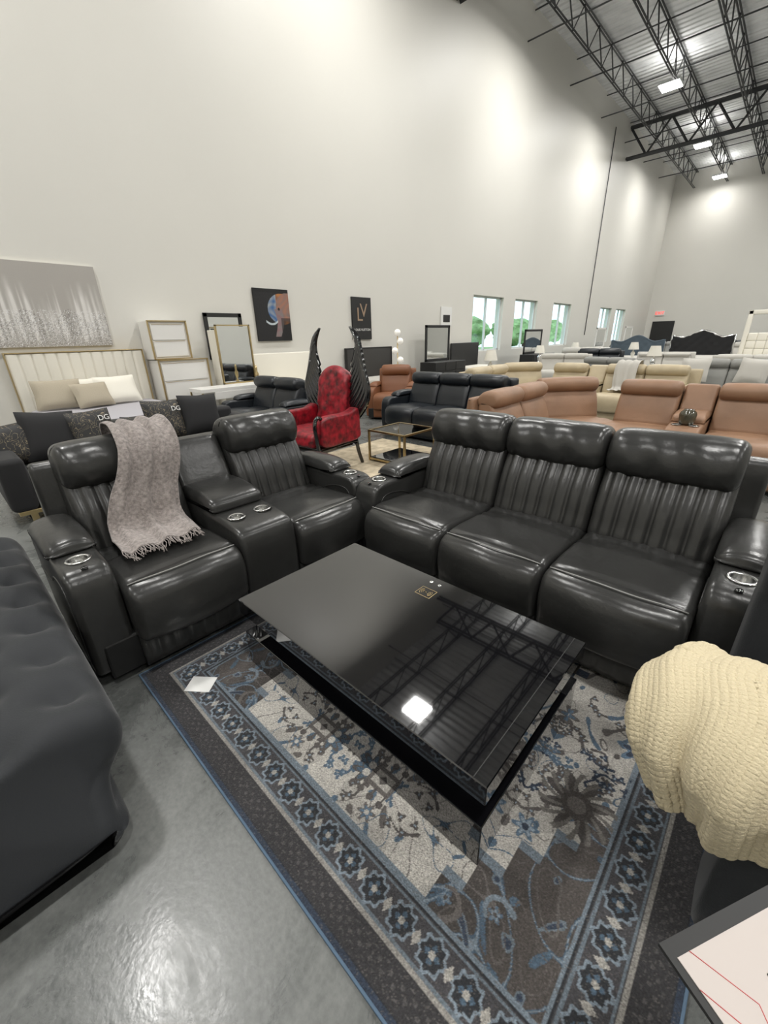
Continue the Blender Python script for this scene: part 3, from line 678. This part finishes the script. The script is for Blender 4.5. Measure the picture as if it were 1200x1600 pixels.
# ---------------------------------------------------------------- beds
def bed(name,label,loc,rz,w,hh,mh,mb,style='channel',ln=2.1,trim=None,mz=.58):
    e=top(name,label,'bed',loc,rz)
    hw=w/2
    if style=='channel':
        V=[];F=[];nx=96
        for i in range(nx+1):
            u=i/nx; fr=(u*12)%1; dd=.02*(1-abs(2*fr-1)**5)
            for (y,z) in ((-.0,.1),(-.07-dd,.1),(-.07-dd,hh-.01),(-.05,hh),(0,hh)): V.append((-hw+u*w,y,z))
        for i in range(nx):
            for j in range(4): a=i*5+j; F.append((a,a+1,a+6,a+5))
        mesh('headboard',V,F,mh,e,False)
    elif style=='curve':
        V=[];F=[];nx,nz=40,20
        for s in (0,1):
            for j in range(nz+1):
                for i in range(nx+1):
                    u=-1+2*i/nx; H=hh+.10*math.cos(u*math.pi*1.5)*(1 if abs(u)<.67 else .9)-.05*abs(u)
                    z=.1+(H-.1)*j/nz; x=u*hw
                    t=.03*abs(math.sin(x*10+z*10)*math.sin(x*10-z*10))
                    V.append((x,-.06-t if s else -.0,z))
        m=(nx+1)*(nz+1)
        for s in (0,1):
            for j in range(nz):
                for i in range(nx):
                    a=s*m+j*(nx+1)+i; F.append((a,a+1,a+nx+2,a+nx+1))
        mesh('headboard',V,F,mh,e)
        pts=[((-1+2*i/40)*hw,-.05,hh+.10*math.cos((-1+2*i/40)*math.pi*1.5)*(1 if abs(-1+2*i/40)<.67 else .9)-.05*abs(-1+2*i/40)) for i in range(41)]
        tubes('headboard_trim',[([(-hw,-.05,.1)]+pts+[(hw,-.05,.1)],.03)],trim or m_white,e,8)
    elif style=='frame':
        boxes('headboard_frame',[(-hw,-hw+.12,-.12,0,0,hh),(hw-.12,hw,-.12,0,0,hh),(-hw,hw,-.12,0,hh-.12,hh)],mh,e,.02,3)
        nn=8; boxes('headboard',[(-hw+.12+i*(w-.24)/nn,-hw+.12+(i+1)*(w-.24)/nn,-.09,-.02,z,z+.22) for i in range(nn) for z in (.5,.72,.94,1.16)],mh,e,.03,3)
    else:
        box('headboard',-hw,hw,-.08,0,.1,hh,mh,e,.02,3)
    if trim and style!='curve': boxes('headboard_trim',[(-hw-.012,hw+.012,-.095,0,hh,hh+.014),(-hw-.012,-hw,-.095,0,.0,hh),(hw,hw+.012,-.095,0,0,hh)],trim,e,.003)
    box('bed_frame',-hw,hw,-ln,-.09,.08,.34,mh,e,.03,3)
    box('mattress',-hw+.04,hw-.04,-ln+.04,-.11,.34,mz,mb,e,.07,5)
    sep('foot',[(x,x+.06,y,y+.06,0,.09) for x in (-hw+.05,hw-.11) for y in (-ln+.05,-.3)],m_blackmat,e)
    return e
bed('white_bed','white channel-tufted bed with gold trim and grey bedding',(-7.96,1.72,0),math.pi/2,1.75,1.42,m_cream,m_bed,'channel',2.05,m_gold,.66)
for (x,y,s,rz,mt,lb) in [(-7.55,1.25,.5,1.4,m_pil,'beige textured pillow on the white bed'),(-7.35,1.62,.42,1.8,m_pil,'small beige textured pillow on the white bed'),(-7.5,2.0,.5,1.65,m_cream,'cream pillow on the white bed'),(-7.66,1.65,.48,1.5,m_cream,'cream pillow on the white bed')]:
    pillow('bed_pillow',s+.08,s*.85,.17,mt,lb,'pillow',(x,y,.68+s*.38),(math.radians(-24),0,rz),'pillows on the white bed')
bed('cream_bed','cream upholstered bed against the wall',(-7.96,5.35,0),math.pi/2,1.6,1.27,m_cream,m_cream,'plain',1.55,None,.6)
bed('black_framed_bed','dark framed bed with grey headboard',(-7.96,7.95,0),math.pi/2,1.6,1.28,M('dark_wood',(.03,.028,.026,1),.4),m_lgry,'plain',2.0,m_blackmat,.6)
bed('dark_bed','black framed bed with white bedding',(-7.96,12.4,0),math.pi/2,1.6,1.30,m_blackmat,m_cream,'plain',2.0,None,.6)
bed('slate_bed','slate blue button-tufted headboard bed',(-4.75,20.3,0),0,1.9,1.24,m_blue,m_lgry,'curve',2.0,m_blue,.6)
bed('black_tufted_bed','black tufted bed with curved silver-trimmed headboard',(-2.65,20.6,0),0,1.95,1.38,m_vel,m_lgry,'curve',2.1,m_chr,.62)
bed('white_tufted_bed','white tufted bed with tall framed headboard',(-.20,17.4,0),0,2.1,2.0,m_cream,m_cream,'frame',2.1,None,.62)
# ---------------------------------------------------------------- case goods by the wall
def chest(name,label,x0,x1,y0,y1,z0,z1,rows,group=None,cols=1):
    e=top(name,label,'chest of drawers',((x0+x1)/2,(y0+y1)/2,z0))
    hx,hy,H=(x1-x0)/2,(y1-y0)/2,z1-z0
    box('body',-hx,hx-.02,-hy,hy,.0,H,m_white,e,.005)
    for c in range(cols):
        for r in range(rows):
            a=-hy+.03+c*(2*hy-.06)/cols; b=-hy+.03+(c+1)*(2*hy-.06)/cols-.01
            zz0=.04+r*(H-.07)/rows; zz1=.04+(r+1)*(H-.07)/rows-.012
            d=box('drawer',hx-.02,hx,a,b,zz0,zz1,m_white,e,.004)
            box('handle',hx,hx+.005,a+.02,b-.02,zz1-.009,zz1-.003,m_gold,d)
    boxes('gold_frame',[(hx-.02,hx+.012,-hy-.008,-hy+.010,0,H+.008),(hx-.02,hx+.012,hy-.010,hy+.008,0,H+.008),(hx-.02,hx+.012,-hy,hy,H-.010,H+.008),(hx-.02,hx+.012,-hy,hy,0,.015)],m_gold,e)
    return e
chest('tall_chest','white lacquered chest of drawers with gold frame',-7.97,-7.50,2.68,3.50,0,1.25,4)
chest('nightstand','white and gold nightstand stacked on the tall chest',-7.97,-7.55,2.66,3.26,1.262,1.84,2)
V1=top('vanity_desk','white vanity desk with gold legs and drawers','desk',(-7.08,3.62,0))
box('desk_top',-.24,.24,-.62,.62,.74,.80,m_white,V1,.005)
box('drawer',-.23,.245,-.40,.40,.62,.74,m_white,V1,.004)
sep('leg',[(x-.012,x+.012,y-.012,y+.012,0,.74) for x in (-.22,.22) for y in (-.6,.6)],m_gold,V1)
FG=lathe('gold_figurine',[(0,0),(.03,0),(.03,.02),(.012,.04),(.028,.10),(.035,.16),(.015,.21),(.022,.25),(.012,.30),(0,.31)],(0,0,0),m_gold,None,16); FG.location=(-6.98,4.12,.801); tag(FG,'small gold figurine on the vanity desk','figurine')
V2=top('vanity_mirror','gold framed vanity mirror with white side cabinet','mirror',(-7.35,3.98,0))
boxes('mirror_frame',[(-.02,.02,-.33,-.305,.80,1.78),(-.02,.02,.305,.33,.80,1.78),(-.02,.02,-.33,.33,1.76,1.78),(-.02,.02,-.33,.33,.80,.82)],m_gold,V2)
box('mirror_glass',-.012,.004,-.30,.30,.83,1.75,m_mirror,V2)
box('side_cabinet',-.30,-.03,-.33,.33,0,1.70,m_cream,V2,.01)
def framed_mirror(label,loc,w,z0,z1,rz=math.pi/2,m=m_blackmat,fw=.07,dresser=True):
    e=top('dresser_mirror',label,'mirror',loc,rz)
    boxes('mirror_frame',[(-w/2,-w/2+fw,-.04,0,z0,z1),(w/2-fw,w/2,-.04,0,z0,z1),(-w/2,w/2,-.04,0,z1-fw,z1),(-w/2,w/2,-.04,0,z0,z0+fw)],m,e,.005)
    box('mirror_glass',-w/2+fw,w/2-fw,-.025,-.01,z0+fw,z1-fw,m_mirror,e)
    if dresser:
        box('dresser_body',-w/2-.2,w/2+.2,-.5,0,.05,z0,m,e,.01)
        sep('drawer',[(-w/2-.17+i*(w+.34)/3,-w/2-.17+(i+1)*(w+.34)/3-.02,-.515,-.5,z,z+.22) for i in range(3) for z in (.1,.36,.62) if z+.22<z0],m,e,.004)
    return e
framed_mirror('black framed wall mirror above the vanity',(-7.98,4.15,0),.75,1.2,2.0,dresser=False)
framed_mirror('black framed mirror on a dark dresser',(-7.55,10.35,0),1.15,.85,1.80)
framed_mirror('black framed mirror on a dresser beside the window',(-7.0,15.4,0),1.4,.85,1.66)
framed_mirror('white framed mirror on a white dresser',(-6.6,21.5,0),1.3,.85,1.7,m=m_white)
framed_mirror('white framed mirror on a white dresser',(-6.5,25.5,0),1.3,.85,1.75,m=m_white)
for i,(x,y) in enumerate([(-5.6,10.0),(-6.2,14.3),(-6.6,18.6),(-2.6,13.0),(-4.2,17.6)]):
    e=top('side_table','white side table with gold legs','table',(x,y,0),0,'white side tables')
    box('table_top',-.3,.3,-.3,.3,.55,.59,m_white,e,.005); sep('leg',[(a-.015,a+.015,b-.015,b+.015,0,.55) for a in (-.27,.27) for b in (-.27,.27)],m_gold,e)
    l=top('table_lamp','white table lamp on a side table','lamp',(x,y,.592),0,'table lamps')
    lathe('lamp_base',[(0,0),(.07,0),(.08,.02),(.03,.06),(.06,.14),(.07,.2),(.02,.28),(.01,.36)],(0,0,0),m_chr if i%2 else m_cream,l,16); lathe('lamp_shade',[(.17,.32),(.11,.56)],(0,0,0),m_cream,l,20)
for i,(x,y,rz) in enumerate([(-6.0,17.3,0),(-5.9,23,0),(-3.4,24.5,0),(-1.2,23.5,0),(-4.9,26.5,.1),(-2.2,28,0)]):
    recliner('distant_sofa',['white upholstered loveseat','grey upholstered loveseat','dark upholstered loveseat'][i%3]+' in the showroom','sofa',(x,y,0),rz,'assa',[m_lgry,m_gry,m_blk][i%3],w=.7,hi=False,style='plain',cups=False,group='showroom loveseats',zt=1.0)
FL=top('floor_lamp','gold floor lamp with stacked opal glass globes','lamp',(-6.3,7.20,0))
lathe('lamp_base',[(0,.03),(.13,.025),(.14,0)],(0,0,0),m_gold,FL)
tubes('pole',[([(0,0,.02),(0,0,1.62)],.012)],m_gold,FL,8)
for k,(z,dx) in enumerate([(1.05,.04),(1.24,-.04),(1.43,.04),(1.60,0)]):
    lathe('globe_shade',[(.07*math.sin(a),z-.07*math.cos(a)) for a in np.linspace(0.01,math.pi-.01,12)],(dx,dx,0),m_lampglass,FL,20)
# ---------------------------------------------------------------- wall pictures
XW=-7.995
def wallpos(y0,y1,z0,z1,x=XW+.04):
    return lambda U,V: np.stack([x+0*U,y0+U*(y1-y0),z0+V*(z1-z0)],-1)
m_pnt=M('painted_canvas',(1,1,1,1),.6,attr='Col',bump=.3,bscale=60)
def absart(U,V):
    r=np.random.RandomState(2); c=np.zeros(U.shape+(3,))+np.array(lin(164,160,154)[:3])
    st=np.zeros(U.shape)
    for k in range(70):
        u0=r.rand(); w=.004+.014*r.rand(); h=.35+.5*r.rand()
        st+=np.exp(-((U-u0)/w)**2)*np.clip((h-V)*4,0,1)*np.clip((V-.02)*5,0,1)*r.uniform(.2,1)
    c+=.28*np.clip(st,0,1)[...,None]
    sp=(r.rand(*U.shape)>.72)&(V<.38+.08*np.sin(U*20)); c[sp]*=.5
    sp=(r.rand(*U.shape)>.9)&(V<.45); c[sp]=.75
    return np.clip(c,0,1)
P1=top('canvas_painting','large pale grey abstract canvas with vertical streaks','painting')
painted('canvas_face',240,160,wallpos(.62,2.22,1.50,2.58),absart,m_pnt,P1); box('canvas_body',XW+.002,XW+.038,.62,2.22,1.50,2.58,m_cream,P1)
def eleph(U,V):
    c=np.zeros(U.shape+(3,))+np.array([.006,.006,.007])
    nz=.5+.5*np.sin(U*17+3*np.sin(V*13))*np.sin(V*19+2*np.sin(U*11))
    body=((U-.78)/.42)**2+((V-.62)/.30)**2<1
    ear=((U-.98)/.38)**2+((V-.66)/.28)**2<1
    trunk=(np.abs(U-(.62-.02+.10*np.sin((V-.1)*5)))<.075+.06*V)&(V<.62)&(V>.08)
    blue=np.array(lin(50,90,140)[:3]); org=np.array(lin(204,130,50)[:3]); wht=np.array(lin(180,190,195)[:3]); pk=np.array(lin(120,80,60)[:3])
    base=blue*nz[...,None]+wht*(1-nz[...,None])*.6
    warm=org*nz[...,None]+pk*(1-nz[...,None])
    c[body]=warm[body]; m=body&(U<.62); c[m]=base[m]
    c[ear]=(warm*.5+base*.3)[ear]; c[trunk]=(base*.45+warm*.35)[trunk]
    c[(V<.45)&(U>.72)]*=.3
    tusk=(np.abs((V-.38)-.5*(U-.45)**2*4+.05)<.02)&(U>.28)&(U<.62); c[tusk]=wht
    eye=((U-.68)**2+(V-.62)**2)<.0009; c[eye]=.01
    c[V>.93]*=.1
    return c
P2=top('elephant_painting','dark canvas painting of a colourful elephant head','painting')
painted('canvas_face',110,140,wallpos(4.85,5.66,1.50,2.46),eleph,m_pnt,P2); box('canvas_body',XW+.002,XW+.038,4.85,5.66,1.50,2.46,m_blackmat,P2)
P3=top('logo_poster','black wall poster with bronze monogram lettering','poster')
box('poster_panel',XW+.002,XW+.04,7.46,8.10,1.48,2.42,m_blackmat,P3)
RW=Matrix.Rotation(math.pi/2,4,'Z')@Matrix.Rotation(math.pi/2,4,'X')
def wt(y,z): return Matrix.Translation((XW+.045,y,z))@RW
text('lettering','L',.42,wt(7.70,2.03),m_tanink,P3); text('lettering','V',.42,wt(7.84,2.12),m_tanink,P3); text('lettering','LOUIS VUITTON',.075,wt(7.78,1.70),m_whiteink,P3)
P4=top('small_poster','small white framed print with dark lettering','poster')
box('poster_panel',XW+.002,XW+.03,11.1,11.65,1.8,2.32,m_paper,P4); boxes('print',[(XW+.03,XW+.034,11.2,11.55,1.9,2.1)],m_blackmat,P4)
# ---------------------------------------------------------------- room shell
ZC=10.3; YB=-10; YF=35.4; XR=14
wins=[(12.9,14.9),(15.8,17.7),(19.3,21.3),(25.4,27.3),(28.1,30.0)]
wz0,wz1=1.0,2.72
lst=[(-8.3,-8,YB,YF+.3,0,wz0),(-8.3,-8,YB,YF+.3,wz1,ZC)]
prev=YB
for a,b in wins: lst.append((-8.3,-8,prev,a,wz0,wz1)); prev=b
lst.append((-8.3,-8,prev,YF+.3,wz0,wz1))
def st(o,k='structure'): o['kind']=k; return o
st(boxes('wall_left',lst,m_wall))
st(box('wall_back',-8.3,XR+.3,YF,YF+.3,0,ZC,m_wall)); st(box('wall_right',XR,XR+.3,YB,YF,0,ZC,m_wall)); st(box('wall_front',-8.3,XR+.3,YB-.3,YB,0,ZC,m_wall))
st(box('floor',-8.3,XR+.3,YB-.3,YF+.3,-.2,0,m_conc)); st(box('ceiling',-8.3,XR+.3,YB-.3,YF+.3,ZC,ZC+.2,m_deck))
st(boxes('baseboard_left',[(-8,-7.985,YB,YF,0,.1)],m_blackmat))
for i,(a,b) in enumerate(wins):
    e=bpy.data.objects.new('window_%d'%(i+1),None); C.objects.link(e); st(e)
    m=(a+b)/2
    boxes('window_frame',[(-8.18,-8.1,a,b,wz0,wz0+.05),(-8.18,-8.1,a,b,wz1-.05,wz1),(-8.18,-8.1,a,a+.05,wz0,wz1),(-8.18,-8.1,b-.05,b,wz0,wz1),(-8.18,-8.1,m-.02,m+.02,wz0,wz1)],m_frame,e)
    box('pane',-8.145,-8.14,a+.05,b-.05,wz0+.05,wz1-.05,m_glass,e)
st(box('door_1',-7.6,-6.3,YF-.05,YF+.0,0,2.1,m_blackmat))
EX=top('exit_sign','white exit sign with red letters above the door','sign')
box('sign_box',-7.55,-7.0,YF-.09,YF-.002,2.45,2.75,m_paper,EX,.01)
text('lettering','EXIT',.26,Matrix.Translation((-7.275,YF-.095,2.6))@Matrix.Rotation(math.pi/2,4,'X'),m_exit,EX)
CD=tubes('wall_conduit',[([(-7.97,23.5,1.4),(-7.97,23.5,9.6)],.018)],m_steel); tag(CD,'thin dark conduit running down the wall','conduit')
def truss(name,label,axis,c,a0,a1,zb,zt,step,r,group):
    L_=[]
    f=(lambda t,z,o=0:(c+o,t,z)) if axis=='y' else (lambda t,z,o=0:(t,c+o,z))
    for z in (zb,zt):
        for o in (-r*1.3,r*1.3): L_.append(([f(a0,z,o),f(a1,z,o)],r))
    n=int((a1-a0)/step)
    for i in range(n):
        t0=a0+i*step; L_.append(([f(t0,zt),f(t0+step/2,zb)],r*.75)); L_.append(([f(t0+step/2,zb),f(t0+step,zt)],r*.75))
    o=tubes(name,L_,m_steel,None,4,None,False); tag(o,label,'roof truss',group); return o
xj=-6.9
while xj<9:
    truss('roof_joist','dark steel open-web roof joist under the metal deck','y',xj,YB,YF,9.45,10.22,1.25,.028,'open-web roof joists'); xj+=1.6
for y in (-2.6,11.5,25.6): truss('roof_girder','heavy dark steel girder truss across the roof','x',y,-8,13.9,8.95,10.1,1.6,.06,'girder trusses')
for i,y in enumerate(np.arange(-8,34,3.3)):
    o=tubes('bridging_bar',[([(-8,y,9.43),(9,y,9.43)],.022),([(-8,y+.3,10.2),(9,y+.3,10.2)],.02)],m_steel,None,4,None,False); tag(o,'thin steel bridging bar between the roof joists','bridging bar','bridging bars')
for x in (-5.5,1.6,8.7):
    for y in (-7,0,7,14,21,28,34.0):
        e=top('high_bay_lamp','square high bay lamp hanging from the roof','lamp',(x,y,9.42),0,'high bay lamps')
        box('housing',-.34,.34,-.34,.34,.0,.08,m_frame,e,.01)
        box('lamp_lens',-.3,.3,-.3,.3,-.02,-.001,m_led,e)
        tubes('hanger',[([(0,0,.08),(0,0,.83)],.01)],m_steel,e,5)
        ld=bpy.data.lights.new('lamp_light','AREA'); ld.size=.62; ld.energy=245 if y<30 else 60; ld.color=(1,.985,.95); ld.spread=math.radians(170)
        lo=bpy.data.objects.new('lamp_light',ld); lo.location=(0,0,-.03); C.objects.link(lo); lo.parent=e
        ud=bpy.data.lights.new('added_deck_fill','AREA'); ud.size=.62; ud.energy=18; ud.color=(1,.985,.95)  # added upward fill that brightens the roof deck; no fixture part emits it
        uo=bpy.data.objects.new('added_deck_fill',ud); uo.location=(0,0,.09); uo.rotation_euler=(math.pi,0,0); C.objects.link(uo); uo.parent=e
gr=box('lawn',-60,-8.35,-20,60,-.5,-.1,m_grass); tag(gr,'green lawn outside the showroom windows','lawn')
for i in range(8):
    e=top('tree','leafy green tree outside the windows','tree',(-27-random.uniform(0,2),16+i*7.4,-.1),0,'trees outside')
    tubes('trunk',[([(0,0,0),(0,0,1.2)],.2)],m_bark,e,8)
    bm=bmesh.new(); bmesh.ops.create_icosphere(bm,subdivisions=4,radius=2.1)
    for v in bm.verts:
        n=noise.noise(v.co*.9+Vector((i*7,0,0)))+.5*noise.noise(v.co*2.5); v.co=Vector((v.co.x,v.co.y*1.1,v.co.z*.75))*(1+.3*n)+Vector((0,0,2.0))
    me=bpy.data.meshes.new('foliage'); bm.to_mesh(me); bm.free(); me.materials.append(m_leaf); reg(bpy.data.objects.new('foliage',me),e)
wd=bpy.data.worlds.new('World'); SC.world=wd; wd.use_nodes=True
N=wd.node_tree.nodes; bg=N['Background']; bg.inputs[0].default_value=(.78,.90,1,1); bg.inputs[1].default_value=2.2
# camera
p=math.radians(23)
Fh=Vector((-.688,.725,0)).normalized(); R0=Vector((.725,.688,0)).normalized()
F=Fh*math.cos(p)-Vector((0,0,1))*math.sin(p); U0=Fh*math.sin(p)+Vector((0,0,1))*math.cos(p)
R=(R0-.026*U0).normalized(); U=(U0+.026*R0).normalized()
cam=bpy.data.cameras.new('camera'); cam.lens=14.4; cam.sensor_width=36; cam.clip_start=.02; cam.clip_end=300
co=bpy.data.objects.new('camera',cam); C.objects.link(co)
mw=Matrix.Identity(4)
for i in range(3): mw[i][0]=R[i]; mw[i][1]=U[i]; mw[i][2]=-F[i]
mw[2][3]=1.5; co.matrix_world=mw
SC.camera=co
SC.view_settings.view_transform='Standard'
SC.view_settings.exposure=0
